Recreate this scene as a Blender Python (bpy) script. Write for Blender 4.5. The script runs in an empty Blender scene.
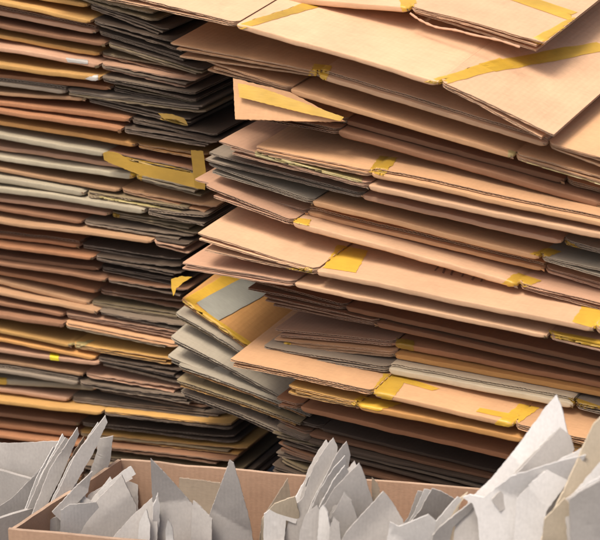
import bpy, bmesh, math, random
from mathutils import Vector, Matrix, noise
from mathutils.bvhtree import BVHTree
random.seed(7)
R = math.radians
sc = bpy.context.scene
COL = sc.collection

# ------------------------------------------------------------------ camera
YAW, PITCH, DIST, S = R(29), R(21), 3.2, 0.0016
O = Vector((0, 0, 0.60))
FWD = Vector((-math.sin(YAW)*math.cos(PITCH), math.cos(YAW)*math.cos(PITCH), -math.sin(PITCH)))
RT = Vector((math.cos(YAW), math.sin(YAW), 0))
UP = RT.cross(FWD)
CAM = O - FWD*DIST
cd = bpy.data.cameras.new('camera'); cam = bpy.data.objects.new('camera', cd); COL.objects.link(cam)
cam.matrix_world = Matrix(((RT.x, UP.x, -FWD.x, CAM.x), (RT.y, UP.y, -FWD.y, CAM.y), (RT.z, UP.z, -FWD.z, CAM.z), (0, 0, 0, 1)))
cd.sensor_fit = 'HORIZONTAL'; cd.angle = 2*math.atan(300*S/DIST); cd.clip_end = 500; cd.clip_start = 0.05
cd.dof.use_dof = True; cd.dof.focus_distance = DIST-0.03; cd.dof.aperture_fstop = 7.0
sc.camera = cam

def ray(p):
    return (FWD*DIST + RT*((p[0]-300)*S) + UP*((270-p[1])*S)).normalized()
def on_y(p, y):                                     # the point of the vertical plane y that the direction p meets
    d = ray(p); return CAM + d*((y-CAM.y)/d.y)
def on_plane(p, q, n):
    d = ray(p); return CAM + d*((q-CAM).dot(n)/d.dot(n))

# ------------------------------------------------------------------ materials
def nz(v, s=1.0): return noise.noise(Vector(v)*s)
def board_mat(name, rgb, flute=0.0, rough=0.85, var=0.10, stain=0.25, axis='X', period=0.008, grain=(60, 420, 420)):
    m = bpy.data.materials.new(name); m.use_nodes = True
    nt = m.node_tree; N = nt.nodes; L = nt.links; b = N['Principled BSDF']
    tc = N.new('ShaderNodeTexCoord'); oi = N.new('ShaderNodeObjectInfo')
    add = N.new('ShaderNodeVectorMath'); add.operation = 'ADD'
    sc_ = N.new('ShaderNodeVectorMath'); sc_.operation = 'SCALE'; sc_.inputs['Scale'].default_value = 7.0
    cmb = N.new('ShaderNodeCombineXYZ')
    for i in range(3): L.new(oi.outputs['Random'], cmb.inputs[i])
    L.new(cmb.outputs[0], sc_.inputs[0]); L.new(tc.outputs['Object'], add.inputs[0]); L.new(sc_.outputs[0], add.inputs[1])
    n1 = N.new('ShaderNodeTexNoise'); n1.inputs['Scale'].default_value = 9; n1.inputs['Detail'].default_value = 6; n1.inputs['Roughness'].default_value = .62
    L.new(add.outputs[0], n1.inputs['Vector'])
    mp = N.new('ShaderNodeMapping'); mp.inputs['Scale'].default_value = grain
    L.new(add.outputs[0], mp.inputs[0])
    n2 = N.new('ShaderNodeTexNoise'); n2.inputs['Scale'].default_value = 1; n2.inputs['Detail'].default_value = 4
    L.new(mp.outputs[0], n2.inputs['Vector'])
    n3 = N.new('ShaderNodeTexNoise'); n3.inputs['Scale'].default_value = 28; n3.inputs['Detail'].default_value = 5; n3.inputs['Roughness'].default_value = .7
    L.new(add.outputs[0], n3.inputs['Vector'])
    # value factor
    def rng(src, a, b_, lo, hi):
        r = N.new('ShaderNodeMapRange'); r.inputs[1].default_value = a; r.inputs[2].default_value = b_
        r.inputs[3].default_value = lo; r.inputs[4].default_value = hi; L.new(src, r.inputs[0]); return r.outputs[0]
    def mul(a, b_):
        k = N.new('ShaderNodeMath'); k.operation = 'MULTIPLY'; L.new(a, k.inputs[0]); L.new(b_, k.inputs[1]); return k.outputs[0]
    v = mul(mul(rng(n1.outputs[0], .3, .7, 1-var, 1+var), rng(n2.outputs[0], .25, .75, .93, 1.07)), rng(oi.outputs['Random'], 0, 1, .86, 1.12))
    base = N.new('ShaderNodeMixRGB'); base.blend_type = 'MIX'
    base.inputs[1].default_value = (*rgb, 1)
    base.inputs[2].default_value = (rgb[0]*.62, rgb[1]*.56, rgb[2]*.52, 1)
    L.new(rng(n3.outputs[0], .56, .78, 0, stain), base.inputs[0])
    vm = N.new('ShaderNodeVectorMath'); vm.operation = 'SCALE'; L.new(base.outputs[0], vm.inputs[0]); L.new(v, vm.inputs['Scale'])
    L.new(vm.outputs[0], b.inputs['Base Color'])
    b.inputs['Roughness'].default_value = rough; b.inputs['Specular IOR Level'].default_value = .25
    bump = N.new('ShaderNodeBump'); bump.inputs['Strength'].default_value = .35; bump.inputs['Distance'].default_value = .0006
    L.new(n2.outputs[0], bump.inputs['Height'])
    if flute:
        w = N.new('ShaderNodeTexWave'); w.bands_direction = axis; w.inputs['Scale'].default_value = 2*math.pi/(20*period)
        w.inputs['Distortion'].default_value = .6; w.inputs['Detail'].default_value = 1
        L.new(tc.outputs['Object'], w.inputs['Vector'])
        b2 = N.new('ShaderNodeBump'); b2.inputs['Strength'].default_value = flute; b2.inputs['Distance'].default_value = .0006
        L.new(w.outputs[1], b2.inputs['Height']); L.new(bump.outputs[0], b2.inputs['Normal']); L.new(b2.outputs[0], b.inputs['Normal'])
    else:
        L.new(bump.outputs[0], b.inputs['Normal'])
    return m
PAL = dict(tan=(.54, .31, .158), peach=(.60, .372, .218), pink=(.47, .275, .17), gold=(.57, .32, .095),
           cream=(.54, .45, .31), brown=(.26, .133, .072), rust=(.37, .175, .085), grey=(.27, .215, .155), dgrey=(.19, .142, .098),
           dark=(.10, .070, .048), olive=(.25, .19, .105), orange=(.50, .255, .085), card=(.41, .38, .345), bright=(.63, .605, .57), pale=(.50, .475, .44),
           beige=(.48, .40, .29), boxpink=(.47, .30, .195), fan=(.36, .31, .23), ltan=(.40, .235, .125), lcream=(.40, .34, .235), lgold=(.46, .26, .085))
MAT = {k: board_mat('board_'+k, v, flute=.25) for k, v in PAL.items()}
EDGE = {k: board_mat('edge_'+k, tuple(.55*c+.45*g for c, g in zip(v, (.36, .28, .21))), var=.3, stain=.6) for k, v in PAL.items()}
for k in ('card', 'bright', 'beige', 'pale'):
    MAT[k] = board_mat('scrap_'+k, PAL[k], flute=.10, stain=.10, var=.07, axis='X', period=.0052, grain=(260, 200, 260))
    EDGE[k] = board_mat('scrapedge_'+k, tuple(min(.8, c*1.02) for c in PAL[k]), var=.3, stain=.9, grain=(500, 500, 500))

def tape_mat(name, rgb):
    m = board_mat(name, rgb, rough=.42, var=.2, stain=.35)
    b = m.node_tree.nodes['Principled BSDF']; b.inputs['Specular IOR Level'].default_value = .5
    if 'tape' in name: b.inputs['Alpha'].default_value = .80
    return m
TAPE = dict(y=tape_mat('tape_yellow', (.66, .40, .045)), p=tape_mat('tape_pale', (.52, .42, .18)), o=tape_mat('tape_dull', (.42, .25, .035)),
            g=tape_mat('paper_strip_grey', (.34, .33, .27)), w=tape_mat('paper_white', (.46, .43, .38)), l=tape_mat('sticker_lemon', (.75, .62, .03)))
INK = board_mat('ink', (.24, .15, .10), stain=0)

# ------------------------------------------------------------------ mesh helpers
class MB:
    def __init__(s): s.v = []; s.f = []; s.m = []; s.s = []
    def grid(s, rows, mi=0, flip=False, smooth=True):
        o = len(s.v); nr, nc = len(rows), len(rows[0])
        for r in rows: s.v += [Vector(p) for p in r]
        for i in range(nr-1):
            for j in range(nc-1):
                q = (o+i*nc+j, o+i*nc+j+1, o+(i+1)*nc+j+1, o+(i+1)*nc+j)
                s.f.append(q[::-1] if flip else q); s.m.append(mi); s.s.append(smooth)
    def poly(s, pts, mi=0):
        o = len(s.v); s.v += [Vector(p) for p in pts]; s.f.append(tuple(range(o, o+len(pts)))); s.m.append(mi); s.s.append(False)
    def slab(s, xs, dsf, top, bot, mi=0, me=1):
        A = [[(x, d, top(x, d)) for d in dsf(x)] for x in xs]
        B = [[(x, d, bot(x, d)) for d in dsf(x)] for x in xs]
        s.grid(A, mi, flip=True); s.grid(B, mi)
        s.grid([[a[0] for a in A], [b[0] for b in B]], me, flip=False)     # front
        s.grid([[a[-1] for a in A], [b[-1] for b in B]], me, flip=True)
        s.grid([A[0], B[0]], me, flip=True); s.grid([A[-1], B[-1]], me)
    def build(s, name, mats, parent=None):
        me = bpy.data.meshes.new(name); me.from_pydata([tuple(v) for v in s.v], [], s.f); me.update()
        for m in mats: me.materials.append(m)
        me.polygons.foreach_set('material_index', s.m); me.polygons.foreach_set('use_smooth', s.s)
        ob = bpy.data.objects.new(name, me); COL.objects.link(ob)
        if parent is not None: ob.parent = parent
        return ob
def linsp(a, b, n): return [a+(b-a)*i/(n-1) for i in range(n)]
def layer(name, mats, parent, x0, x1, d0f, D, hf, t, seed, period=.0078, fray=.0016):
    """a sheet of corrugated board: two liners and a real wavy medium between"""
    mb = MB(); W = abs(x1-x0); xa, xb = min(x0, x1), max(x0, x1)
    tl = .0007
    crush = lambda x: t*(1+.22*nz((x*14+seed, seed, 3))+fray*70*nz((x*45, seed, 8)))
    def fr(k, amp):
        return lambda x: d0f(x)+amp*(nz((x*70, seed+k, 1))+.5*nz((x*260, seed+k, 4)))
    nx = max(6, int(W/.007)); xs = linsp(xa, xb, nx)
    f1 = fr(1, fray); f2 = fr(5, fray); f3 = fr(9, fray*.6)
    ds = lambda f: (lambda x: [f(x), f(x)+.012, f(x)+.05, .5*(f(x)+D), D])
    mb.slab(xs, ds(f1), lambda x, d: hf(x, d)+crush(x)/2, lambda x, d: hf(x, d)+crush(x)/2-tl)
    mb.slab(xs, ds(f2), lambda x, d: hf(x, d)-crush(x)/2+tl, lambda x, d: hf(x, d)-crush(x)/2)
    n2 = max(8, int(W/period*6)); xm = linsp(xa+.0005, xb-.0005, n2)
    wv = lambda x: (crush(x)/2-1.3*tl)*math.sin(2*math.pi*x/period+nz((x*20, seed, 0))*1.5)
    mb.slab(xm, lambda x: [f3(x)+.0007, f3(x)+.016], lambda x, d: hf(x, d)+wv(x)+.0003, lambda x, d: hf(x, d)+wv(x)-.0003, 1, 1)
    xc = linsp(xa+.004, xb-.004, max(4, nx//3))
    mb.slab(xc, lambda x: [f3(x)+.018, .5*(f3(x)+D), D-.004], lambda x, d: hf(x, d)+t/2-.0011, lambda x, d: hf(x, d)-t/2+.0011, 1, 1)
    return mb.build(name, mats, parent), mb

def thing(name, label, cat, group=None, mw=None):
    e = bpy.data.objects.new(name, None); COL.objects.link(e); e.empty_display_size = .05
    e['label'] = label; e['category'] = cat
    if group: e['group'] = group
    if mw is not None: e.matrix_world = mw
    return e

def patch(quad, mw, bvh, inv, name, mat, parent, off=.0006, n=10, m=10, jag=.0, seed=0.):
    """a strip of tape laid on the carton, following its surface"""
    a, b, c, d = quad; pts = []; 
    for i in range(n+1):
        row = []
        for j in range(m+1):
            u, v = i/n, j/m
            jj = jag*(nz((v*6, seed, i))+.6*nz((v*17, seed, i))) if i in (0, n) else (jag*.9*nz((u*11, seed+4, j)) if j in (0, m) else 0)
            p = ((a[0]*(1-u)+b[0]*u)*(1-v)+(d[0]*(1-u)+c[0]*u)*v + jj, (a[1]*(1-u)+b[1]*u)*(1-v)+(d[1]*(1-u)+c[1]*u)*v+jj*.3)
            o = inv @ CAM; dr = (inv.to_3x3() @ ray(p)).normalized()
            h = bvh.ray_cast(o, dr)
            if h[0] is None: row.append(None)
            else:
                nn = h[1] if h[1].dot(dr) < 0 else -h[1]
                row.append(h[0]+nn*(off+.0005*abs(nz((u*5, v*5, seed)))))
        pts.append(row)
    mb = MB(); idx = {}
    for i in range(n+1):
        for j in range(m+1):
            if pts[i][j] is not None: idx[i, j] = len(mb.v); mb.v.append(pts[i][j])
    for i in range(n):
        for j in range(m):
            k = [(i, j), (i+1, j), (i+1, j+1), (i, j+1)]
            if all(q in idx for q in k):
                P = [pts[q[0]][q[1]] for q in k]
                if max((P[q]-P[(q+1) % 4]).length for q in range(4)) > .05: continue
                f = tuple(idx[q] for q in k)
                nn = (P[1]-P[0]).cross(P[2]-P[0])
                if nn.dot(inv.to_3x3() @ FWD) > 0: f = f[::-1]
                mb.f.append(f); mb.m.append(0); mb.s.append(True)
    if not mb.f: return
    par = list(range(len(mb.v)))
    def find(a):
        while par[a] != a: a = par[a]
        return a
    for f in mb.f:
        for k in f[1:]: par[find(k)] = find(f[0])
    cnt = {}
    for f in mb.f: cnt[find(f[0])] = cnt.get(find(f[0]), 0)+1
    best = max(cnt, key=cnt.get); keep = [f for f in mb.f if find(f[0]) == best]
    used = sorted({i for f in keep for i in f}); mp = {a: b for b, a in enumerate(used)}
    m2 = MB(); m2.v = [mb.v[i] for i in used]; m2.f = [tuple(mp[i] for i in f) for f in keep]; m2.m = [0]*len(keep); m2.s = [True]*len(keep)
    return m2.build(name, [mat], parent)

NC = [0]
def carton(A, B, LT=None, RTp=None, Y=0., T=.011, col='tan', fcol=None, fan=.002, seam=False, D=.42, pitch=1.0, label='', group='', tapes=(), lfan=None, marks=(), fray=.0016, tk=.40, bow=.0022, alt=None, corner=.06):
    """a flattened carton: folded body between two creases, a pair of flaps at each end"""
    NC[0] += 1; sd = NC[0]*3.71; rnd = random.Random(NC[0]); fcol = fcol or col
    a, b = on_y(A, Y), on_y(B, Y)
    ex = (b-a).normalized(); p = R(pitch)
    ed = Vector((0, math.cos(p), math.sin(p))); ed = (ed-ex*ed.dot(ex)).normalized(); en = ex.cross(ed)
    mw = Matrix(((ex.x, ed.x, en.x, a.x), (ex.y, ed.y, en.y, a.y), (ex.z, ed.z, en.z, a.z), (0, 0, 0, 1)))
    inv = mw.inverted()
    root = thing('flattened_carton', label, 'flattened carton', group, mw)
    W = (b-a).length; h = T/2; r = T*.26
    alt = alt or fcol; mats = [MAT[col], EDGE[col]]; fm = [MAT[fcol], EDGE[fcol]]
    # body
    low = lambda x: bow*nz((x*5, sd, 0))+.0009*nz((x*24, sd, 7))
    prof = []
    for k in range(9):
        an = -math.pi/2+math.pi*k/8
        cx, cy = math.cos(an), math.sin(an)
        prof.append((r-r*abs(cx)**.42, h*math.copysign(abs(cy)**.6, cy)))
    ds_b = [D, D*.5, .09, .035]; 
    mb = MB(); rows = []
    nx = max(10, int(W/.009)); xs = [0, .0015, .003, .005, .008]+linsp(.012, W-.012, nx)+[W-.008, W-.005, W-.003, W-.0015, W]
    def front(x): return .0022*nz((x*7, sd, 20))+.0007*nz((x*60, sd, 21))
    def hs(x):
        e = min(x, W-x); return (1+.11*nz((x*9, sd, 30)))*(1-.42*math.exp(-(e/.006)**2))
    def fe_(x):
        e = min(x, W-x); return .0035*math.exp(-(e/.003)**2)
    for x in xs:
        row = [(x, d, low(x)-h*hs(x)) for d in ds_b]
        row += [(x, q[0]+front(x)+fe_(x), low(x)+q[1]*hs(x)+.0004*nz((x*90, q[1]*300, sd))) for q in prof]
        row += [(x, d, low(x)+h*hs(x)+(.0012*nz((x*6, d*8, sd)) if d < D else 0)) for d in ds_b[::-1]]
        rows.append(row)
    mb.grid(rows, 0, flip=False); mb.poly(rows[0], 1); mb.poly(rows[-1][::-1], 1)
    body = mb.build('body', mats, root)
    allv = [v.copy() for v in mb.v]; allf = [tuple(f) for f in mb.f]
    def acc(m):
        o = len(allv); allv.extend(v.copy() for v in m.v); allf.extend(tuple(i+o for i in f) for f in m.f)
    if seam:
        _, m2 = layer('panel', mats, root, .001, W-.001, lambda x: .0075+front(x)*.6+.0015*nz((x*11, sd, 3)), D-.01, lambda x, d: low(x)+h*hs(x)+.0024+.0014, .0042, sd+1)
        acc(m2)
    nl = 3 if rnd.random() < .45 else 2
    t = max(.0022, T*(tk if nl == 2 else tk*.72))
    for x0 in ((0, W) if LT is not None else (W,)):
        for _ in range(rnd.choice((0, 1, 1, 2))):
            mt = MB(); w0 = rnd.uniform(.003, .008); ln = rnd.uniform(.003, .009); zz = rnd.uniform(-h, h); sl_ = rnd.uniform(-.5, .5); cu = rnd.uniform(.2, 1.2)
            mt.grid([[(x0+w0*(u-.5)+.0015*nz((u*9, v*3, sd+_)), .001-ln*.45*math.sin(v*cu*1.6), low(x0)+zz*.6+(v-.5)*ln*.55+sl_*w0*(u-.5)) for v in linsp(0, 1, 5)] for u in linsp(0, 1, 6)], 0)
            mt.build('torn_liner', [MAT[rnd.choice(('pink', 'grey', 'olive', 'dgrey', 'tan'))]], root)
    for sgn, tip, x0 in ((-1, LT, 0.), (1, RTp, W)):
        if tip is None: continue
        tl = inv @ on_y(tip, Y); dx = abs(tl.x-x0)
        if dx < .01: continue
        for q in ((1, -1) if nl == 2 else (1.9, 0, -1.9)):
            fe = (fan if lfan is None or q > -.5 else lfan)*(.6+.8*rnd.random())*(.55 if nl == 3 else 1)
            uk = rnd.uniform(.25, .8); kk = rnd.uniform(-1, 1)*.006*(1 if q else .2)
            sd2 = sd+q+sgn*5
            L_ = dx*(1 if q > 0 else 1-.14*rnd.random()+.03)
            d0 = .002+.004*rnd.random(); sl = rnd.uniform(-.05, .05)
            ly = low(x0)
            def hf(x, d, q=q, fe=fe, ly=ly, tl=tl, sd2=sd2, dx=dx, x0=x0, uk=uk, kk=kk):
                u = min(1.3, abs(x-x0)/dx)
                return ly*(1-u)+tl.z*(u**1.1)+q*(t/2+.0006)+q*fe*u*1.2+.0016*nz((x*9, d*6, sd2))*min(1, u*3)+(kk if kk*q >= 0 else kk*.2)*max(0, u-uk)+.0005*nz((x*40, d*20, sd2))
            def d0f(x, d0=d0, x0=x0, dx=dx): 
                u = abs(x-x0)
                return d0+.010*math.exp(-(u/.006)**2)+.03*corner*max(0, (u/dx-.95)/.05)**2
            xe = x0+sgn*L_
            _, m3 = layer('flap', fm if rnd.random() < .65 else [MAT[alt], EDGE[alt]], root, x0+sgn*.0012, xe, d0f, D*.97, hf, t, sd2, fray=fray)
            acc(m3)
    bvh = None
    if tapes or marks:
        bvh = BVHTree.FromPolygons(allv, allf)
        for i, (k, q) in enumerate(tapes):
            patch(q, mw, bvh, inv, 'tape' if k not in 'wl' else 'sticker', TAPE[k], root, seed=sd+i, jag=2.0, off=.0007, n=16, m=16)
        for q in marks:
            patch(q, mw, bvh, inv, 'ink_mark', INK, root, seed=sd, n=2, m=3, off=.0004)
    return root

def lin(P, Q, x): return (x, P[1]+(Q[1]-P[1])*(x-P[0])/(Q[0]-P[0]))
def settle(rows, xs_test, y_des, ymin=-.2):
    """rows are top to bottom; find how far back each carton sits so that none cuts the one below"""
    prev = None
    for r in rows[::-1]:
        Y = y_des(r)
        if prev:
            for _ in range(200):
                ok = True
                for x in xs_test:
                    u = on_y(lin(r['A'], r['B'], x), Y)
                    ps = [on_y(lin(prev['A'], prev['B'], xx), prev['Y']) for xx in (x-60, x+60)]
                    k = (u.x-ps[0].x)/(ps[1].x-ps[0].x); zl = ps[0].z+(ps[1].z-ps[0].z)*k
                    s = Y-prev['Y']
                    if u.z-zl-max(s, 0)*math.tan(R(prev.get('pitch', 1))) < (r['T']+prev['T'])/2+.0015+(.004 if prev.get('seam') else 0): ok = False; break
                if ok: break
                Y -= .004
                if Y < ymin: break
        r['Y'] = Y; prev = r
ORD = ['', 'first', 'second', 'third', 'fourth', 'fifth', 'sixth', 'seventh', 'eighth', 'ninth', 'tenth', 'eleventh', 'twelfth', 'thirteenth', 'fourteenth',
       'fifteenth', 'sixteenth', 'seventeenth', 'eighteenth', 'nineteenth', 'twentieth', 'twenty-first', 'twenty-second', 'twenty-third', 'twenty-fourth', 'twenty-fifth',
       'twenty-sixth', 'twenty-seventh', 'twenty-eighth', 'twenty-ninth', 'thirtieth', 'thirty-first', 'thirty-second', 'thirty-third', 'thirty-fourth', 'thirty-fifth',
       'thirty-sixth', 'thirty-seventh', 'thirty-eighth', 'thirty-ninth', 'fortieth', 'forty-first', 'forty-second', 'forty-third', 'forty-fourth', 'forty-fifth', 'forty-sixth', 'forty-seventh', 'forty-eighth', 'forty-ninth']

# ------------------------------------------------------------------ the right-hand stack, top to bottom
RS = [
 dict(A=(130, -14), B=(408, 10), LT=(40, -40), RT=(543, 50), T=.011, col='peach', fan=.004, lfan=.007, Yd=.09, pitch=5,
      label='topmost light carton, its taped right flap gaping over the one below',
      tapes=[('y', ((398, -6), (418, -4), (412, 12), (402, 12))), ('y', ((528, 40), (546, 48), (640, 8), (610, 0))), ('y', ((470, -14), (480, -20), (600, 20), (585, 26)))]),
 dict(A=(236, 26), B=(437, 84), LT=(95, -8), RT=(551, 141), T=.010, col='peach', fan=.002, lfan=.004, Yd=-.04, pitch=6, 
      label='wide pale carton with large drooping right flap and tape along both creases',
      tapes=[('y', ((231, 27), (243, 29), (320, 6), (305, 3))), ('y', ((425, 82), (443, 85), (515, 66), (500, 58))), ('y', ((478, 64), (496, 72), (612, 50), (596, 42)))]),
 dict(A=(318, 76), B=(545, 145), LT=(167, 49), RT=(650, 176), T=.009, col='peach', fcol='tan', fan=.0015, lfan=.009, Yd=-.01, seam=True, pitch=5,
      label='carton with pointed left flaps sticking out and small tape patch at crease',
      tapes=[('y', ((308, 76), (326, 80), (332, 66), (314, 64)))]),
 dict(A=(290, 91), B=(512, 157), LT=(205, 66), RT=(620, 188), T=.010, col='tan', fan=.002, Yd=.0, pitch=4,
      label='shaded carton with a taped knot at its right crease, fourth from top of right stack',
      tapes=[('p', ((508, 150), (516, 152), (516, 163), (508, 161))), ('p', ((516, 159), (516, 164), (600, 188), (600, 183)))]),
 dict(A=(345, 122), B=(563, 181), LT=(240, 104), RT=(650, 205), T=.010, col='brown', fcol='tan', fan=.001, Yd=.05, pitch=4,  # brown body has the shade put into its colour; flaps stay tan
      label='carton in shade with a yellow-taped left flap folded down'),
 dict(A=(338, 133), B=(600, 205), LT=(250, 115), RT=(680, 230), T=.011, col='brown', fan=.001, Yd=.07, pitch=4,  # shade under the cartons above is painted in as brown board
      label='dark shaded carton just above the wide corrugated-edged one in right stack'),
 dict(A=(371, 175), B=(640, 233), LT=(254, 151), RT=(740, 255), T=.009, col='tan', fan=.001, lfan=.001, seam=True, Yd=-.02, pitch=3,
      label='tan carton with wavy corrugated edge line and tape above left crease',
      tapes=[('y', ((368, 172), (384, 176), (398, 158), (380, 156)))]),
 dict(A=(368, 187), B=(640, 245), LT=(217, 146), RT=(740, 268), T=.010, col='peach', fcol='pink', fan=.001, lfan=.002, Yd=-.02,
      label='carton with a thin yellow tape line along its left flap edge',
      tapes=[('p', ((255, 151), (255, 156), (362, 183), (362, 177)))]),
 dict(A=(362, 197), B=(560, 243), LT=(207, 157), RT=(660, 268), T=.009, col='pink', fcol='grey', fan=.002, Yd=.0,
      label='brown carton with grey frayed left flaps and olive tape at right crease',
      tapes=[('o', ((556, 238), (566, 240), (590, 254), (562, 248)))]),
 dict(A=(312, 203), B=(538, 258), LT=(207, 168), RT=(640, 284), T=.010, col='tan', fcol='fan', fan=.003, Yd=.005,
      label='tan carton whose pale grey left flap lifts over a dark slot',
      tapes=[('y', ((530, 254), (545, 258), (562, 252), (548, 248)))]),
 dict(A=(307, 213), B=(542, 270), LT=(193, 183), RT=(640, 298), T=.008, col='tan', fcol='pink', fan=.002, seam=True, Yd=.03,
      label='carton with torn right crease and corrugated edge, left flaps forming a point'),
 dict(A=(292, 224), B=(516, 286), LT=(204, 189), RT=(620, 313), T=.011, col='peach', fcol='pink', fan=.002, Yd=.03,
      label='pale carton directly above the big taped one, yellow blob at right crease',
      tapes=[('y', ((500, 284), (522, 289), (542, 281), (518, 273))), ('y', ((292, 222), (308, 226), (312, 220), (298, 218)))]),
 dict(A=(316, 273), B=(592, 330), LT=(196, 240), RT=(690, 350), T=.011, col='peach', fan=.0015, lfan=.008, Yd=-.06, pitch=3,
      label='big light carton with a wide yellow tape patch near the middle',
      tapes=[('y', ((322, 268), (356, 273), (368, 251), (338, 245))), ('y', ((272, 268), (272, 273), (312, 276), (312, 268))), ('y', ((183, 247), (183, 254), (202, 257), (206, 246))), ('y', ((572, 322), (600, 330), (615, 308), (585, 302)))],
      marks=[((438, 266), (440, 266), (436, 271), (434, 271)), ((444, 268), (446, 269), (444, 274), (442, 273)), ((452, 270), (454, 270), (452, 276), (450, 275)), ((463, 273), (465, 273), (463, 277), (461, 277)), ((474, 275), (476, 276), (473, 281), (471, 280)), ((482, 278), (484, 278), (482, 282), (480, 282))]),
 dict(A=(294, 285), B=(546, 337), LT=(181, 267), RT=(640, 358), T=.009, col='peach', fcol='pink', fan=.002, Yd=-.055, pitch=2,
      label='carton under the big taped one, orange tape on its right flap',
      tapes=[('y', ((548, 330), (552, 338), (630, 354), (630, 346)))]),
 dict(A=(345, 309), B=(610, 366), LT=(240, 282), RT=(700, 388), T=.010, col='brown', fan=.004, Yd=.02,  # brown board colour stands in for the shade here
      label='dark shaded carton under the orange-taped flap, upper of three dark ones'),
 dict(A=(376, 325), B=(620, 378), LT=(262, 301), RT=(700, 396), T=.010, col='brown', fan=.003, Yd=.015,  # again brown, with the shade put into the board colour
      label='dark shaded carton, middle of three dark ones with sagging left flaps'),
 dict(A=(394, 345), B=(640, 393), LT=(273, 333), RT=(740, 410), T=.011, col='rust', fcol='pink', fan=.0015, Yd=.035,
      label='rusty carton with square tape patch on its left crease',
      tapes=[('o', ((396, 338), (414, 341), (414, 351), (396, 348)))]),
 dict(A=(394, 356), B=(640, 402), LT=(272, 344), RT=(740, 420), T=.010, col='orange', fcol='tan', fan=.0015, Yd=.03,
      label='orange-brown carton with a yellow tape end at its left flap tip',
      tapes=[('y', ((270, 340), (270, 349), (292, 350), (290, 342)))]),
 dict(A=(388, 371), B=(572, 406), LT=(262, 352), RT=(660, 424), T=.012, col='cream', fcol='grey', fan=.003, seam=True, Yd=.02,
      label='cream carton with pale rounded edge and yellow tape at right end',
      tapes=[('o', ((568, 398), (576, 398), (610, 410), (576, 408)))]),
 dict(A=(373, 394), B=(512, 426), LT=(229, 363), RT=(612, 448), T=.011, col='tan', fan=.0012, lfan=.003, Yd=-.06, pitch=3,
      label='tan carton with two yellow tape bands, its left tip over the grey flaps',
      tapes=[('y', ((368, 396), (392, 400), (408, 376), (384, 374))), ('y', ((400, 382), (404, 377), (440, 389), (432, 391))), ('y', ((494, 424), (514, 428), (540, 408), (520, 404))), ('y', ((476, 412), (480, 408), (520, 416), (512, 420)))]),
 dict(A=(358, 407), B=(522, 440), LT=(287, 391), RT=(600, 456), T=.011, col='orange', fcol='gold', fan=.001, lfan=.002, Yd=-.055,
      label='golden carton under the double-taped tan one',
      tapes=[('y', ((350, 405), (378, 411), (402, 404), (360, 396)))]),
 dict(A=(300, 409), B=(590, 476), LT=(275, 402), RT=None, T=.010, col='rust', fan=.003, Yd=-.02,
      label='brown carton forming the lowest sunlit layer of the right stack'),
]
for i in range(12):  # dark board colours carry the shade at the foot of the stack
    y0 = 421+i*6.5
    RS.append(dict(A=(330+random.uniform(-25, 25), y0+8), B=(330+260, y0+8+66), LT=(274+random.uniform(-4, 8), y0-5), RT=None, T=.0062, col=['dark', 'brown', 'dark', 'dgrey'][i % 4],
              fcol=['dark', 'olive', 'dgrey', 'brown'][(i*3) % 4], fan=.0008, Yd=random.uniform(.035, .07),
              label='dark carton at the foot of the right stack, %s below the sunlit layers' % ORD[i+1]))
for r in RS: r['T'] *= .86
settle(RS, (340, 420, 500, 590), lambda r: r['Yd'])
for i, r in enumerate(RS):
    carton(r['A'], r['B'], r['LT'], r['RT'], r['Y'], r['T'], r['col'], r.get('fcol'), r['fan'], r.get('seam', False), .62 if i < 2 else .40, r.get('pitch', 1.), r['label'], 'flattened cartons in the right stack', r.get('tapes', ()), r.get('lfan'), r.get('marks', ()))

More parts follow.
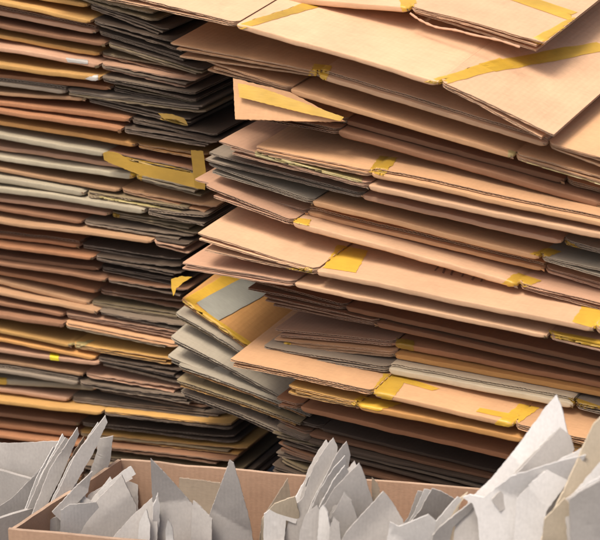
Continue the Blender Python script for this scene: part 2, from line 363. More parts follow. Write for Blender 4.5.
# ------------------------------------------------------------------ the left-hand stack, top to bottom: y at frame edge, crease, far tip, colours
LSD = [
 (-22, (60, -8), (150, 18), 'tan', 'olive', 'tan', 'upper edge mostly cropped away'),
 (-10, (86, 6), (165, 34), 'gold', 'dark', 'golden', 'blunt crease near the top'),
 (4, (89, 22), (183, 50), 'gold', 'grey', 'golden', 'thick rounded edge'),
 (13, (94, 32), (190, 62), 'pink', 'grey', 'brown', 'frayed white edge line'),
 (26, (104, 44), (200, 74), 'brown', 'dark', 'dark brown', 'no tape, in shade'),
 (37, (98, 54), (191, 74), 'gold', 'olive', 'golden', 'torn grey crease'),
 (50, (97, 66), (192, 86), 'pink', 'grey', 'mauve-brown', 'white paper scrap at crease'),
 (66, (98, 79), (193, 97), 'gold', 'grey', 'golden', 'white curl at the crease'),
 (76, (109, 89), (193, 106), 'rust', 'dark', 'rusty', 'straight dark flap'),
 (84, (64, 92), (200, 110), 'grey', 'grey', 'grey-edged', 'short crease close to the frame edge'),
 (93, (84, 100), (187, 124), 'tan', 'grey', 'tan', 'long pale flap ending in an orange tape curl'),
 (104, (128, 120), (214, 138), 'rust', 'dark', 'rusty', 'crease far to the right'),
 (112, (120, 130), (214, 146), 'rust', 'dark', 'reddish', 'thin dark flap end'),
 (123, (134, 145), (206, 158), 'orange', 'orange', 'orange-gold', 'orange flap above the taped one'),
 (136, (104, 155), (204, 176), 'cream', 'olive', 'cream', 'long yellow tape strip bent up at its end'),
 (148, (142, 169), (206, 184), 'pink', 'dark', 'pinkish', 'crease below the long tape strip'),
 (158, (132, 177), (200, 194), 'cream', 'cream', 'thin cream', 'small yellow tape knot at crease'),
 (170, (118, 191), (214, 212), 'tan', 'tan', 'wide tan', 'smooth flap reaching the dark gap'),
 (180, (83, 194), (185, 212), 'cream', 'olive', 'cream', 'yellowish thin flaps'),
 (190, (143, 211), (205, 222), 'cream', 'grey', 'pale cream', 'longest cream edge'),
 (200, (108, 214), (195, 230), 'pink', 'olive', 'pink-brown', 'olive tape at its crease'),
 (209, (80, 223), (190, 240), 'brown', 'grey', 'dull brown', 'curved grey flap'),
 (222, (150, 243), (186, 250), 'tan', 'pink', 'orange-brown', 'broad smooth edge'),
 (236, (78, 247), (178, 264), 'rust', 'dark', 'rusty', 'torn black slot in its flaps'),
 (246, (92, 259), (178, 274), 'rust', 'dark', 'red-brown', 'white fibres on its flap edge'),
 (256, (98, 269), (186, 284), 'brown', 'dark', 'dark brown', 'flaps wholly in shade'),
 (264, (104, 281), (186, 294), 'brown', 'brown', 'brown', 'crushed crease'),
 (273, (96, 291), (188, 308), 'rust', 'brown', 'reddish', 'bright red-brown edge'),
 (283, (88, 303), (182, 318), 'tan', 'orange', 'tan', 'orange flap tip in the gap'),
 (294, (96, 314), (186, 330), 'tan', 'grey', 'tan', 'light grey torn flap'),
 (304, (62, 316), (186, 338), 'brown', 'pink', 'dark', 'short crease, brown flap'),
 (317, (62, 326), (176, 348), 'brown', 'tan', 'brown', 'light tan flap strip'),
 (331, (70, 347), (176, 364), 'gold', 'gold', 'golden', 'pale yellow paper tongue at crease'),
 (341, (94, 359), (180, 374), 'orange', 'dark', 'thin orange', 'dark open flap'),
 (351, (98, 365), (182, 382), 'pink', 'pink', 'pale pink', 'lemon yellow dot on its edge'),
 (362, (82, 375), (182, 392), 'tan', 'pink', 'tan', 'wrinkled pinkish flap'),
 (372, (76, 384), (190, 402), 'grey', 'grey', 'grey', 'crumpled dark flap'),
 (381, (95, 389), (205, 408), 'cream', 'grey', 'cream', 'yellow spot at the frame edge'),
 (391, (68, 399), (222, 418), 'pink', 'grey', 'pink', 'flap with wavy corrugation'),
 (402, (100, 413), (228, 428), 'gold', 'gold', 'golden', 'golden flap sticking into the gap'),
 (415, (78, 425), (232, 440), 'brown', 'grey', 'brown', 'pale lower flap behind grey scraps'),
 (426, (76, 435), (245, 454), 'rust', 'gold', 'rusty', 'gold flap tip, lowest bright one'),
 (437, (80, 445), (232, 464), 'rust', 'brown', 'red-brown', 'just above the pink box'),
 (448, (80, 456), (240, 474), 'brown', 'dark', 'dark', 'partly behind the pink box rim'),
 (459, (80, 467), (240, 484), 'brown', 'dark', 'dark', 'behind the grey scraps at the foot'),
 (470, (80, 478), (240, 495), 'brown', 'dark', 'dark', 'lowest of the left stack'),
]
LT_TAPES = {
 5: [], 6: [('w', ((66, 58), (68, 62), (88, 64), (88, 60)))], 7: [('w', ((85, 78), (92, 82), (98, 80), (98, 75)))],
 10: [('o', ((162, 114), (160, 120), (188, 127), (184, 120)))], 3: [],
 14: [('o', ((104, 152), (106, 161), (196, 182), (196, 172))), ('o', ((194, 168), (194, 184), (205, 186), (205, 169)))],
 16: [('y', ((130, 172), (130, 180), (142, 183), (142, 175)))], 13: [],
 18: [('p', ((100, 196), (100, 199), (160, 208), (160, 205)))], 20: [('o', ((112, 212), (112, 218), (120, 220), (120, 214)))],
 32: [('p', ((68, 344), (70, 353), (84, 346), (96, 340)))], 34: [('l', ((50, 353), (50, 362), (59, 363), (59, 354)))],
 37: [('y', ((-6, 377), (-6, 384), (7, 385), (7, 378)))],
}
LR = []
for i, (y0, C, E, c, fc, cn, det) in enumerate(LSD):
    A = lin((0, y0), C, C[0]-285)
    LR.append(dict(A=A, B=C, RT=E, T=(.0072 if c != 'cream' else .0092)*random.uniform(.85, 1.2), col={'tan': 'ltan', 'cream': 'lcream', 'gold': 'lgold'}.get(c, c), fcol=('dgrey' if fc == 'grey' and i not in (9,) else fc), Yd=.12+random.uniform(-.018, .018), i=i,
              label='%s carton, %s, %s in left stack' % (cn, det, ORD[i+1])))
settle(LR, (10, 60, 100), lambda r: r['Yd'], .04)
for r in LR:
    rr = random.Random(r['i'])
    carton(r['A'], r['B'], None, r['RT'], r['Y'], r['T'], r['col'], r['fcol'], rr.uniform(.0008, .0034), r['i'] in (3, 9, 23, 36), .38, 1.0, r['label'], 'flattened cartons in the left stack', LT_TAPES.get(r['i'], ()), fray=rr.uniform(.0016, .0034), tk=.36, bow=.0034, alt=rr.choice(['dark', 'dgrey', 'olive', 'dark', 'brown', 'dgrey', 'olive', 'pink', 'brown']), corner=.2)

# ------------------------------------------------------------------ loose drooping sheets between the stacks
def loose(L, C, Y, col, label, back=.16, t=.0045, tapes=(), up=12, name='cardboard_sheet', yaw=0., cols=None):
    NC[0] += 1; sd = NC[0]*2.3
    a, b = on_y(L, Y), on_y(C, Y)
    ex = (b-a).normalized(); ed = Vector((math.sin(R(yaw)), math.cos(R(up))*math.cos(R(yaw)), math.sin(R(up)))); ed = (ed-ex*ed.dot(ex)).normalized(); en = ex.cross(ed)
    mw = Matrix(((ex.x, ed.x, en.x, a.x), (ex.y, ed.y, en.y, a.y), (ex.z, ed.z, en.z, a.z), (0, 0, 0, 1)))
    root = thing(name, label, 'cardboard sheet', 'drooping sheets between the two stacks', mw)
    W = (b-a).length
    hf = lambda x, d: .0025*math.sin(math.pi*min(1, x/W))+.0012*nz((x*14, d*10, sd))-.1*d*d
    ob, mb = layer('board', [MAT[col], EDGE[col]], root, 0, W, lambda x: .003*max(0, 1-x/.01)**2, back, hf, t, sd)
    ob2, mb2 = layer('board', [MAT[cols or col], EDGE[cols or col]], root, .008, W*.96, lambda x: .002, back, lambda x, d: hf(x, d)-t-.0012-.02*max(0, .1-x)*.5, t, sd+2)
    bvh = BVHTree.FromPolygons([v.copy() for v in mb.v], [tuple(f) for f in mb.f])
    for i, (k, q) in enumerate(tapes): patch(q, mw, bvh, mw.inverted(), 'tape', TAPE[k], root, seed=sd+i, off=.0009+.0004*i, jag=.8, n=14, m=14)
loose((181, 300), (262, 358), .06, 'orange', 'orange-brown sheet with a yellow tape border and grey strip, drooping between stacks', back=.22, up=10,
      tapes=[('y', ((181, 301), (190, 307), (262, 274), (236, 268))), ('g', ((196, 303), (217, 322), (282, 286), (258, 270))), ('y', ((182, 303), (186, 299), (252, 344), (246, 348)))])
loose((175, 314), (262, 366), .055, 'fan', 'grey sheet just beneath the yellow-bordered one', back=.12, up=10, cols='olive')
loose((170, 338), (290, 402), .04, 'fan', 'large grey-olive sheet with a blunt left corner', back=.13, up=10, cols='grey')
loose((167, 357), (285, 408), .045, 'fan', 'pale grey sheet with rounded left corner under the olive one', back=.10, up=8)
loose((178, 366), (310, 416), .035, 'fan', 'pinkish sheet with an orange underside edge', back=.10, up=5, cols='orange')
loose((176, 381), (300, 424), .04, 'olive', 'olive sheet lowest but one of the drooping fan', back=.10, up=5, cols='gold')
loose((180, 392), (280, 432), .05, 'grey', 'dirty grey sheet lowest of the drooping fan', back=.10, up=3, cols='dark')

# ------------------------------------------------------------------ thin cut pieces (grey board scraps and the folded flap)
def smooth_fn(seed, amp, f): return lambda p: amp*nz((p[0]*f+seed, p[1]*f, seed*.7))
def scrap(pts, Y, col, label, yawd=29, tilt=8, t=.0028, amp=.006, name='board_scrap', cat='board scrap', group='grey board scraps in the boxes', parent=None, tapes=(), curl=0.):
    """pts: outline seen head on; the piece stands on a plane turned yawd about the vertical and leaning back by tilt"""
    NC[0] += 1; sd = NC[0]*1.37
    cx = sum(p[0] for p in pts)/len(pts); cy = sum(p[1] for p in pts)/len(pts)
    q = on_y((cx, cy), Y)
    ex = Vector((math.cos(R(yawd)), math.sin(R(yawd)), 0)); fw = Vector((-ex.y, ex.x, 0))
    ez = (Vector((0, 0, 1))*math.cos(R(tilt))+fw*math.sin(R(tilt))); n = ex.cross(ez)      # n faces the viewer side
    P = []
    for p in pts:
        w = on_plane(p, q, n)-q; P.append((w.dot(ex), w.dot(ez)))
    out = []
    for i in range(len(P)):
        a, b = Vector(P[i]), Vector(P[(i+1) % len(P)]); L = (b-a).length; k = max(1, int(L/.0035))
        nd = Vector((-(b-a).y, (b-a).x)).normalized() if L > 0 else Vector((0, 0))
        for j in range(k):
            u = j/k; c = a.lerp(b, u); e = min(1, 6*u*(1-u))
            out.append(c+nd*(e*(.0009*nz((c.x*190, c.y*190, sd))+.0007*nz((c.x*420, c.y*420, sd))+.0005*nz((c.x*28, c.y*28, sd+4)))))
    mw = Matrix(((ex.x, ez.x, n.x, q.x), (ex.y, ez.y, n.y, q.y), (ex.z, ez.z, n.z, q.z), (0, 0, 0, 1)))
    bm = bmesh.new(); vs = [bm.verts.new((c.x, c.y, 0)) for c in out]; f = bm.faces.new(vs)
    bmesh.ops.triangulate(bm, faces=[f], ngon_method='BEAUTY')
    for _ in range(3):
        es = [e for e in bm.edges if e.calc_length() > .012]
        if not es: break
        bmesh.ops.subdivide_edges(bm, edges=es, cuts=1); bmesh.ops.triangulate(bm, faces=[f for f in bm.faces if len(f.verts) > 3])
    g = smooth_fn(sd, amp, 9); g2 = smooth_fn(sd+3, .0005, 40); ymin = min(v.co.y for v in bm.verts)
    rn = random.Random(NC[0]*5+1); fa = rn.uniform(0, math.pi); fd = Vector((math.cos(fa), math.sin(fa), 0)); fk = rn.choice((-1, 1))*rn.uniform(.12, .4); fc_ = rn.uniform(-.03, .03)
    for v in bm.verts:
        v.co.z = (fk*max(0, v.co.dot(fd)-fc_) if amp > .004 else 0)+g(v.co)+g2(v.co)+curl*(v.co.y-ymin)**2
    bm.normal_update()
    fs = list(bm.faces)
    if fs[0].normal.z < 0: bmesh.ops.reverse_faces(bm, faces=fs)
    bmesh.ops.recalc_face_normals(bm, faces=bm.faces[:])
    if sum(f.normal.z for f in bm.faces) < 0: bmesh.ops.reverse_faces(bm, faces=bm.faces[:])
    top = list(bm.faces); bnd = [e for e in bm.edges if e.is_boundary]
    geom = bmesh.ops.duplicate(bm, geom=top)
    mp = geom['vert_map']; nf = [x for x in geom['geom'] if isinstance(x, bmesh.types.BMFace)]
    bmesh.ops.reverse_faces(bm, faces=nf)
    for x in geom['geom']:
        if isinstance(x, bmesh.types.BMVert): x.co.z -= t
    for f in bm.faces: f.material_index = 0; f.smooth = True
    for e in bnd:
        a, b = e.verts; a2, b2 = mp[a], mp[b]
        lf = e.link_faces[0]; vs_ = [v for v in lf.verts]; ia, ib = vs_.index(a), vs_.index(b)
        order = (a, b) if (ia+1) % 3 == ib else (b, a)
        A_, B_ = order
        # own vertices so the rim shades crisply
        w = [bm.verts.new(z.co) for z in (B_, A_, mp[A_], mp[B_])]
        ff = bm.faces.new(w); ff.material_index = 1; ff.smooth = False
    me = bpy.data.meshes.new(name); bm.to_mesh(me); bm.free()
    me.materials.append(MAT[col]); me.materials.append(EDGE[col])
    ob = bpy.data.objects.new(name, me); COL.objects.link(ob)
    if parent is not None:
        ob.parent = parent; ob.matrix_world = mw
    else:
        ob.matrix_world = mw; ob['label'] = label; ob['category'] = cat; ob['group'] = group
    return ob

# folded flap of the shaded carton, with its yellow tape
five = [o for o in COL.objects if o.get('label') == RS[4]['label']][0]
bpy.context.view_layer.update()
def by_label(t): return [o for o in COL.objects if t in o.get('label', '')][0]
def child_scrap(pts, Y, col, five=five, mat=None, **k):
    ob = scrap(pts, Y, col, '', **k); mw = ob.matrix_world.copy()
    for key in ('label', 'category', 'group'):
        if key in ob: del ob[key]
    if mat: ob.data.materials.clear(); ob.data.materials.append(mat); ob.data.materials.append(mat)
    ob.parent = five; ob.matrix_local = five.matrix_world.inverted() @ mw
    return ob
fl = child_scrap([(233, 78), (290, 92), (345, 121), (300, 121), (235, 119)], -.015, 'tan', name='folded_flap', yawd=8, tilt=30, amp=.001, t=.004)
tp = child_scrap([(238, 83), (262, 88), (344, 117), (340, 121), (300, 112), (239, 97)], -.0185, 'tan', name='tape', yawd=8, tilt=30, amp=.001, t=.0005)
tp.data.materials.clear(); tp.data.materials.append(TAPE['y']); tp.data.materials.append(TAPE['y'])
def strand(px, Y, parent, mat, rad=.0009):
    P = [on_y(p, Y-.004*k) for k, p in enumerate(px)]; pts = []
    for i in range(len(P)-1):
        a, b, c, d = P[max(0, i-1)], P[i], P[i+1], P[min(len(P)-1, i+2)]
        for j in range(6):
            t = j/6; pts.append(.5*((2*b)+(c-a)*t+(2*a-5*b+4*c-d)*t*t+(3*b-a-3*c+d)*t**3))
    pts.append(P[-1]); mb = MB(); inv = parent.matrix_world.inverted(); rows = []
    for i, p in enumerate(pts):
        tg = (pts[min(i+1, len(pts)-1)]-pts[max(i-1, 0)]).normalized(); u = tg.cross(FWD).normalized(); v = tg.cross(u)
        rows.append([inv @ (p+(u*math.cos(k*math.pi/3)*(1.6+nz((i*.7, 1, 2)))+v*math.sin(k*math.pi/3)*.5)*rad) for k in range(7)])
    mb.grid(rows); return mb.build('torn_strip', [mat], parent)
strand([(410, 13), (420, 20), (436, 27), (455, 30), (474, 35), (498, 40), (520, 47)], RS[0]['Y']-.004, by_label('topmost light carton'), MAT['pink'], .0011)
def ly(i): return [r['Y'] for r in LR if r['i'] == i][0]
TT = dict(name='tape', yawd=0, amp=.002, t=.0005)
f14 = by_label('long yellow tape strip')
child_scrap([(103, 153), (108, 151), (118, 153), (132, 162), (160, 167), (192, 173), (205, 176), (205, 190), (196, 188), (168, 181), (140, 175), (112, 164), (104, 160)], ly(14)-.007, 'tan', five=f14, mat=TAPE['o'], tilt=12, **TT)
child_scrap([(191, 150), (203, 151), (206, 170), (205, 190), (195, 188), (193, 170)], ly(14)-.0095, 'tan', five=f14, mat=TAPE['o'], tilt=6, **TT)
child_scrap([(158, 113), (172, 114), (184, 118), (188, 125), (183, 123), (176, 119), (164, 119)], ly(10)-.006, 'tan', five=by_label('orange tape curl'), mat=TAPE['o'], tilt=20, **TT)
child_scrap([(171, 279), (181, 276), (192, 277), (182, 283), (176, 288), (173, 296), (171, 288)], .045, 'tan', five=by_label('yellow tape border'), mat=TAPE['y'], tilt=15, **TT)

# ------------------------------------------------------------------ boxes in front
def box_thing(name, label, cs, hgt, col, t=.006, cat='cardboard box'):
    """open box from its four top corners: back left, back right, front right, front left"""
    root = thing(name, label, cat, 'open boxes of scraps', Matrix.Translation(Vector((cs[0].x, cs[0].y, 0))))
    P = [Vector((c.x-cs[0].x, c.y-cs[0].y, 0)) for c in cs]
    for k in range(4):
        p0, p1 = P[k], P[(k+1) % 4]; mb = MB(); u = (p1-p0); L = u.length; u /= L; nn = Vector((u.y, -u.x, 0))
        p0 = p0+u*(t*1.05 if k % 2 else 0); L -= (t*2.1 if k % 2 else 0)
        sd = k*7.3+P[1].x; xs = linsp(0, L, max(8, int(L/.02)))
        top = lambda x: hgt+.0025*nz((x*12, sd, 0))+.0008*nz((x*90, sd, 0))
        off = lambda x, z: .004*nz((x*5, z*4, sd))*z
        pt = lambda x, s, z: p0+u*x+nn*(s+off(x, z))+Vector((0, 0, z*top(x)+.002))
        for s_, fl_ in ((0, True), (t, False)):
            mb.grid([[pt(x, s_, z) for z in linsp(0, 1, 6)] for x in xs], 0, flip=fl_)
        mb.grid([[pt(x, s_, 1) for x in xs] for s_ in (0, t)], 1, smooth=False)
        for x, fl_ in ((0, False), (L, True)):
            mb.grid([[pt(x, s_, z) for z in linsp(0, 1, 6)] for s_ in (0, t)], 1, flip=fl_, smooth=False)
        mb.build('side', [MAT[col], EDGE[col]], root)
    mb = MB(); c = (P[0]+P[1]+P[2]+P[3])/4; q = [c+(p-c)*.97 for p in P]
    mb.poly([p+Vector((0, 0, .006)) for p in q][::-1], 0); mb.poly([p+Vector((0, 0, .003)) for p in q], 0); mb.build('bottom', [MAT[col]], root)
    return root
YB = -.22
cB = on_y((121, 459), YB); HB = cB.z; ZZ = Vector((0, 0, 1))
cR = on_plane((492, 490), cB, ZZ); cF = on_plane((8, 529), cB, ZZ)
box_thing('cardboard_box', 'open pinkish brown cardboard box full of grey scraps in front of both stacks', [cB, cR, cR+(cF-cB), cF], HB-.002, 'boxpink')
boxw = cR.x-cB.x
l0 = Vector((cB.x-.50, YB-.03, 0)); X = Vector((.46, 0, 0)); Yv = Vector((0, -.30, 0))
box_thing('cardboard_box', 'grey open carton of flat panels at the left frame edge', [l0, l0+X, l0+X*.65+Yv, l0+Yv], HB-.06, 'card')
l0 = Vector((cR.x+.04, cR.y-.06, 0))
box_thing('cardboard_box', 'beige open carton of white scraps at the right frame edge', [l0, l0+X, l0+X+Yv, l0+Yv], HB-.05, 'beige')

SC = [
 # (outline, Y, colour, label, yaw, tilt, curl)
 ([(-60, 444), (20, 443), (71, 441), (66, 468), (40, 500), (10, 600), (-60, 600)], -.24, 'card', 'large smooth grey panel at the left edge of the photo', 20, 10),
 ([(-60, 545), (12, 497), (46, 462), (60, 455), (45, 500), (24, 600), (-60, 600)], -.30, 'card', 'grey panel with a slanting top in the lower left corner', 34, 18),
 ([(64, 436), (68, 439), (60, 470), (34, 525), (20, 526), (44, 470)], -.31, 'card', 'leftmost narrow sheet of the leaning grey bundle', 50, 12),
 ([(77, 427), (79, 434), (60, 480), (38, 522), (28, 524), (50, 470)], -.325, 'card', 'second narrow sheet of the leaning grey bundle', 50, 12),
 ([(84, 437), (86, 446), (66, 490), (45, 522), (38, 522), (62, 474)], -.30, 'dark', 'narrow sheet coloured dark as shade inside the leaning grey bundle', 50, 12),  # dark colour stands in for shade between the light grey sheets
 ([(104, 414), (106, 421), (92, 455), (66, 500), (48, 522), (44, 520), (74, 458)], -.335, 'card', 'tallest narrow sheet of the leaning grey bundle', 48, 12),
 ([(96, 441), (113, 437), (110, 462), (95, 500), (66, 520), (88, 478), (97, 452)], -.27, 'card', 'curled grey sheet just right of the leaning bundle', 30, 5),
 ([(134, 468), (138, 480), (140, 600), (40, 600), (52, 520), (90, 490)], -.27, 'card', 'back grey sheet in the box left corner', 36, 14),
 ([(92, 470), (88, 492), (60, 520), (52, 512)], -.39, 'card', 'small dark triangular scrap on the left box rim', 40, 5),
 ([(60, 512), (85, 500), (128, 474), (133, 480), (90, 505), (90, 600), (60, 600)], -.33, 'card', 'slim grey scrap edge in the box left corner', 36, 10),
 ([(50, 518), (78, 506), (82, 600), (44, 600)], -.40, 'card', 'small grey scrap by the left rim of the box', 30, 12),
 ([(80, 496), (94, 504), (121, 477), (136, 506), (142, 600), (76, 600)], -.37, 'card', 'light grey scrap with two points at the left of the box', 26, 6),
 ([(152, 503), (157, 512), (157, 600), (100, 600), (112, 540), (130, 521)], -.42, 'card', 'grey scrap sloping up to the tall spike from the left', 30, 12),
 ([(176, 484), (219, 486), (216, 600), (176, 600)], -.25, 'grey', 'dull mauve panel behind the two tall spikes', 20, 4),
 ([(152.5, 453), (160, 463), (178, 487), (196, 510), (212, 600), (151, 600)], -.36, 'card', 'tall grey spike with vertical left edge and sloping right edge', 26, 6),
 ([(193, 501), (213, 518), (212, 600), (188, 600)], -.385, 'card', 'small pointed scrap between the two tall spikes', 16, 6),
 ([(230, 452), (234, 455), (241, 482), (250, 520), (262, 600), (188, 600), (208, 520), (222, 477)], -.35, 'card', 'tall symmetrical grey spike in the middle of the box', 30, 4),
 ([(290, 482), (292, 500), (280, 600), (252, 600), (262, 520)], -.28, 'grey', 'dark leaning scrap left of the central cluster', 40, 8),
 ([(296, 492), (300, 510), (296, 600), (258, 600), (264, 512), (276, 498)], -.33, 'beige', 'beige corner scrap left of the central cluster', 24, 6),
 ([(335, 441), (339, 450), (336, 480), (318, 520), (300, 600), (268, 600), (292, 508), (303, 498), (314, 468), (325, 452)], -.31, 'card', 'tallest grey scrap of the central cluster', 36, 10),
 ([(349, 446), (353, 460), (348, 490), (330, 600), (290, 600), (306, 520), (322, 486), (338, 458)], -.325, 'card', 'grey scrap second from left in the central cluster', 36, 10),
 ([(359, 458), (364, 470), (372, 496), (380, 530), (384, 600), (296, 600), (316, 520), (334, 486)], -.345, 'card', 'broad grey scrap with steep right edge in the central cluster', 28, 8),
 ([(345, 489), (352, 498), (360, 524), (352, 600), (318, 600), (330, 518)], -.375, 'card', 'small grey triangle at the front of the central cluster', 24, 8),
 ([(305, 516), (316, 508), (322, 520), (316, 600), (296, 600), (300, 530)], -.40, 'card', 'torn low scrap at the foot of the central cluster', 20, 8),
 ([(383, 491), (392, 502), (403, 520), (412, 600), (310, 600), (346, 532)], -.39, 'card', 'smooth wide grey triangle right of the central cluster', 30, 10),
 ([(431, 484), (440, 487), (459, 500), (452, 600), (386, 600), (393, 524), (408, 524), (420, 508)], -.31, 'card', 'shaded grey scrap rising left of the white fold', 30, 8),
 ([(390, 521), (399, 525), (412, 518), (428, 509), (436, 516), (420, 600), (376, 600)], -.41, 'bright', 'pale torn scrap with a curled lip low in the box', 26, 10),
 ([(472, 498), (462, 512), (450, 600), (404, 600), (432, 540), (452, 514)], -.36, 'beige', 'beige slanting piece left of the white fold', 38, 8),
 ([(470, 502), (482, 516), (488, 600), (446, 600), (456, 520)], -.385, 'card', 'grey piece with dark slot just under the white fold', 20, 6),
 ([(553, 401), (557, 410), (563, 432), (568, 450), (556, 480), (530, 600), (470, 600), (468, 500), (490, 480), (520, 443), (541, 414)], -.33, 'bright', 'tall white sheet whose tip overlaps the right stack', 34, 10),
 ([(562, 430), (572, 438), (575, 450), (560, 480), (500, 512), (492, 500), (530, 460)], -.35, 'card', 'folded grey sheet behind the bright white one', 34, 8),
 ([(463, 497), (470, 494), (484, 497), (512, 474), (536, 465), (562, 456), (588, 449), (582, 462), (566, 490), (548, 515), (536, 600), (484, 600), (478, 518), (473, 503)], -.375, 'bright', 'bright white curled sheet with torn lip, largest at right', 30, 6),
 ([(532, 482), (560, 462), (584, 452), (566, 486), (546, 512), (536, 600), (510, 600), (516, 500)], -.392, 'bright', 'white triangular layer on the front of the curled sheet', 36, 8),
 ([(600, 428), (640, 400), (640, 600), (520, 600), (548, 524), (572, 478), (588, 448)], -.38, 'beige', 'beige slanting sheet near the right frame edge', 40, 8),
 ([(604, 458), (640, 440), (640, 600), (530, 600), (552, 530), (568, 500)], -.40, 'bright', 'pale sheet with torn corrugated rim near the right edge', 38, 8),
 ([(564, 494), (569, 500), (574, 600), (536, 600), (544, 516)], -.425, 'beige', 'small beige piece with a pointed corner at lower right', 24, 6),
 ([(570, 500), (584, 488), (640, 452), (640, 600), (573, 600)], -.43, 'card', 'large smooth grey panel in the lower right corner', 34, 8),
 ([(326, 452), (331, 447), (322, 478), (300, 520), (290, 600), (272, 600), (294, 505), (308, 480)], -.300, 'bright', 'thin pale sliver along the left side of the central cluster', 44, 12),
 ([(341, 462), (346, 470), (338, 500), (322, 530), (318, 600), (300, 600), (312, 520), (330, 478)], -.332, 'bright', 'thin pale sliver between the two tallest central scraps', 44, 12),
 ([(372, 478), (378, 484), (384, 506), (380, 600), (366, 600), (372, 510)], -.335, 'grey', 'shaded sliver behind the broad central scrap', 30, 8),
 ([(318, 512), (322, 506), (327, 514), (330, 530), (326, 600), (314, 600)], -.412, 'bright', 'tiny torn tip low in the central cluster', 12, 8),
 ([(330, 528), (334, 516), (340, 522), (345, 600), (328, 600)], -.415, 'card', 'tiny upright splinter between two low central scraps', 20, 8),
 ([(264, 514), (272, 508), (290, 504), (300, 512), (296, 526), (286, 522), (280, 600), (262, 600)], -.352, 'bright', 'torn pale edge beside the beige corner scrap', 30, 10),
 ([(61, 508), (70, 502), (96, 500), (104, 516), (98, 530), (90, 526), (88, 600), (58, 600)], -.385, 'bright', 'crumpled pale scrap low in the left corner of the box', 34, 12),
 ([(98, 492), (124, 470), (131, 466), (136, 474), (110, 492), (100, 500)], -.325, 'bright', 'pale strip lying along the top of the left corner scraps', 34, 20),
 ([(150, 502), (154, 488), (156, 500), (157, 600), (150, 600)], -.375, 'bright', 'thin pale torn edge on the left of the vertical spike', 50, 4),
 ([(136, 528), (142, 516), (147, 530), (148, 600), (134, 600)], -.43, 'bright', 'tiny upright splinter at the lower frame edge', 20, 8),
 ([(166, 530), (169, 518), (173, 528), (175, 600), (164, 600)], -.43, 'bright', 'small torn point in front of the vertical spike', 20, 8),
 ([(548, 520), (556, 512), (590, 478), (604, 470), (596, 486), (566, 520), (556, 600), (540, 600)], -.418, 'bright', 'frayed pale rim running up beside the large grey panel', 40, 10),
 ([(432, 534), (440, 524), (470, 498), (474, 503), (452, 526), (440, 600), (428, 600)], -.395, 'card', 'grey rim of the slanting beige piece', 38, 10),
]
for s in SC:
    big = s[2] == 'bright' and min(p[0] for p in s[0]) > 440
    scrap(s[0], s[1], ('pale' if s[2] == 'bright' and not big else s[2]), s[3], 14 if big else s[4], s[5], t=.0036, curl=0)
    if s[2] == 'card' and s[4] >= 24 and s[1] < -.295 and 'spike with' not in s[3] and 'symmetrical' not in s[3]:
        par = [o for o in COL.objects if o.get('label') == s[3]][0]; bpy.context.view_layer.update()
        q = random.Random(int(s[0][0][0]*7)); pieces = q.choice((1, 2, 2))
        for k in range(pieces):
            dx, dy = -q.uniform(4, 8)*(k+1), q.uniform(3, 8)*(k+1); tp0 = min(p[1] for p in s[0])
            pts = [(p[0]+dx+(p[1]-tp0)*.04*(k+1), p[1]+dy+q.uniform(-2.5, 2.5)) for p in s[0]]
            ob = scrap(pts, s[1]+.011*(k+1), 'card' if q.random() < .6 else 'pale', '', s[4]+q.uniform(-3, 5), s[5]+q.uniform(0, 3), t=.003, name='back_layer')
            mw = ob.matrix_world.copy()
            for key in ('label', 'category', 'group'): del ob[key]
            ob.parent = par; ob.matrix_local = par.matrix_world.inverted() @ mw

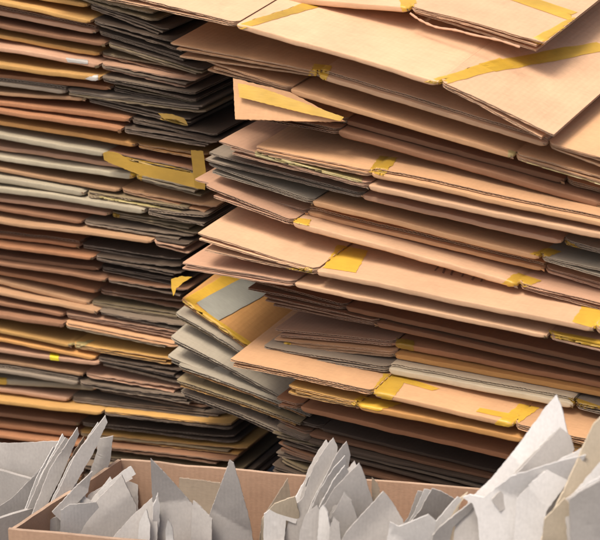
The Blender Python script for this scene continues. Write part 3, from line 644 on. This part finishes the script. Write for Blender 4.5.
# ------------------------------------------------------------------ ground, pallets
def setting(ob): ob['kind'] = 'structure'
mb = MB(); mb.grid([[(-60, -60, 0), (60, -60, 0)], [(-60, 60, 0), (60, 60, 0)]], 0)
g = mb.build('ground', [board_mat('concrete', (.22, .21, .195), stain=.5, var=.2)]); setting(g)
wood = board_mat('wood', (.30, .20, .12), var=.25, stain=.6)
def pallet(cx, cy, w, d, label, hgt):
    root = thing('wooden_pallet', label, 'pallet', 'pallets under the stacks', Matrix.Translation((cx, cy, 0)))
    def bx(x0, x1, y0, y1, z0, z1, nm):
        m = MB(); m.slab([x0, (x0+x1)/2, x1], lambda x: [y0, (y0+y1)/2, y1], lambda x, y: z1, lambda x, y: z0, 0, 0); m.build(nm, [wood], root)
    for i in range(5):
        x = -w/2+(w-.09)*i/4; bx(x, x+.09, -d/2, d/2, hgt-.02, hgt, 'deck_board')
    for j in range(3):
        y = -d/2+(d-.08)*j/2; bx(-w/2, w/2, y, y+.08, .0, hgt-.0205, 'bearer')
bpy.context.view_layer.update()
def zlow(rows):
    r = rows[-1]; return min(on_y(r['A'], r['Y']).z, on_y(r['B'], r['Y']).z)
pR = on_y(RS[-1]['A'], RS[-1]['Y']); pL = on_y(LR[-1]['B'], LR[-1]['Y'])
pallet(pR.x+.2, .05+.22, .62, .42, 'wooden pallet hidden under the right stack', max(.06, zlow(RS)-.012))
pallet(pL.x-.18, .12+.22, .62, .42, 'wooden pallet hidden under the left stack', max(.06, zlow(LR)-.012))

# ------------------------------------------------------------------ daylight
w = bpy.data.worlds.new('World'); sc.world = w; w.use_nodes = True
nt = w.node_tree; sky = nt.nodes.new('ShaderNodeTexSky'); sky.sky_type = 'NISHITA'; sky.sun_disc = False
SUN_EL, SUN_AZ = R(66), R(-160)       # azimuth of where the sun stands, measured from +Y towards +X
sky.sun_elevation = SUN_EL; sky.sun_rotation = SUN_AZ; sky.air_density = 1.0; sky.dust_density = 7; sky.ozone_density = .6; sky.air_density = .8
nt.links.new(sky.outputs[0], nt.nodes['Background'].inputs[0]); nt.nodes['Background'].inputs[1].default_value = .11
sd_ = bpy.data.lights.new('sun', 'SUN'); sd_.energy = 1.5; sd_.angle = R(18); sd_.color = (1, .95, .88)
so = bpy.data.objects.new('sun', sd_); COL.objects.link(so)
dirv = Vector((math.sin(SUN_AZ)*math.cos(SUN_EL), math.cos(SUN_AZ)*math.cos(SUN_EL), math.sin(SUN_EL)))
so.rotation_euler = dirv.to_track_quat('Z', 'Y').to_euler()
sc.view_settings.view_transform = 'Standard'; sc.view_settings.look = 'None'; sc.view_settings.exposure = .74; sc.view_settings.gamma = 1
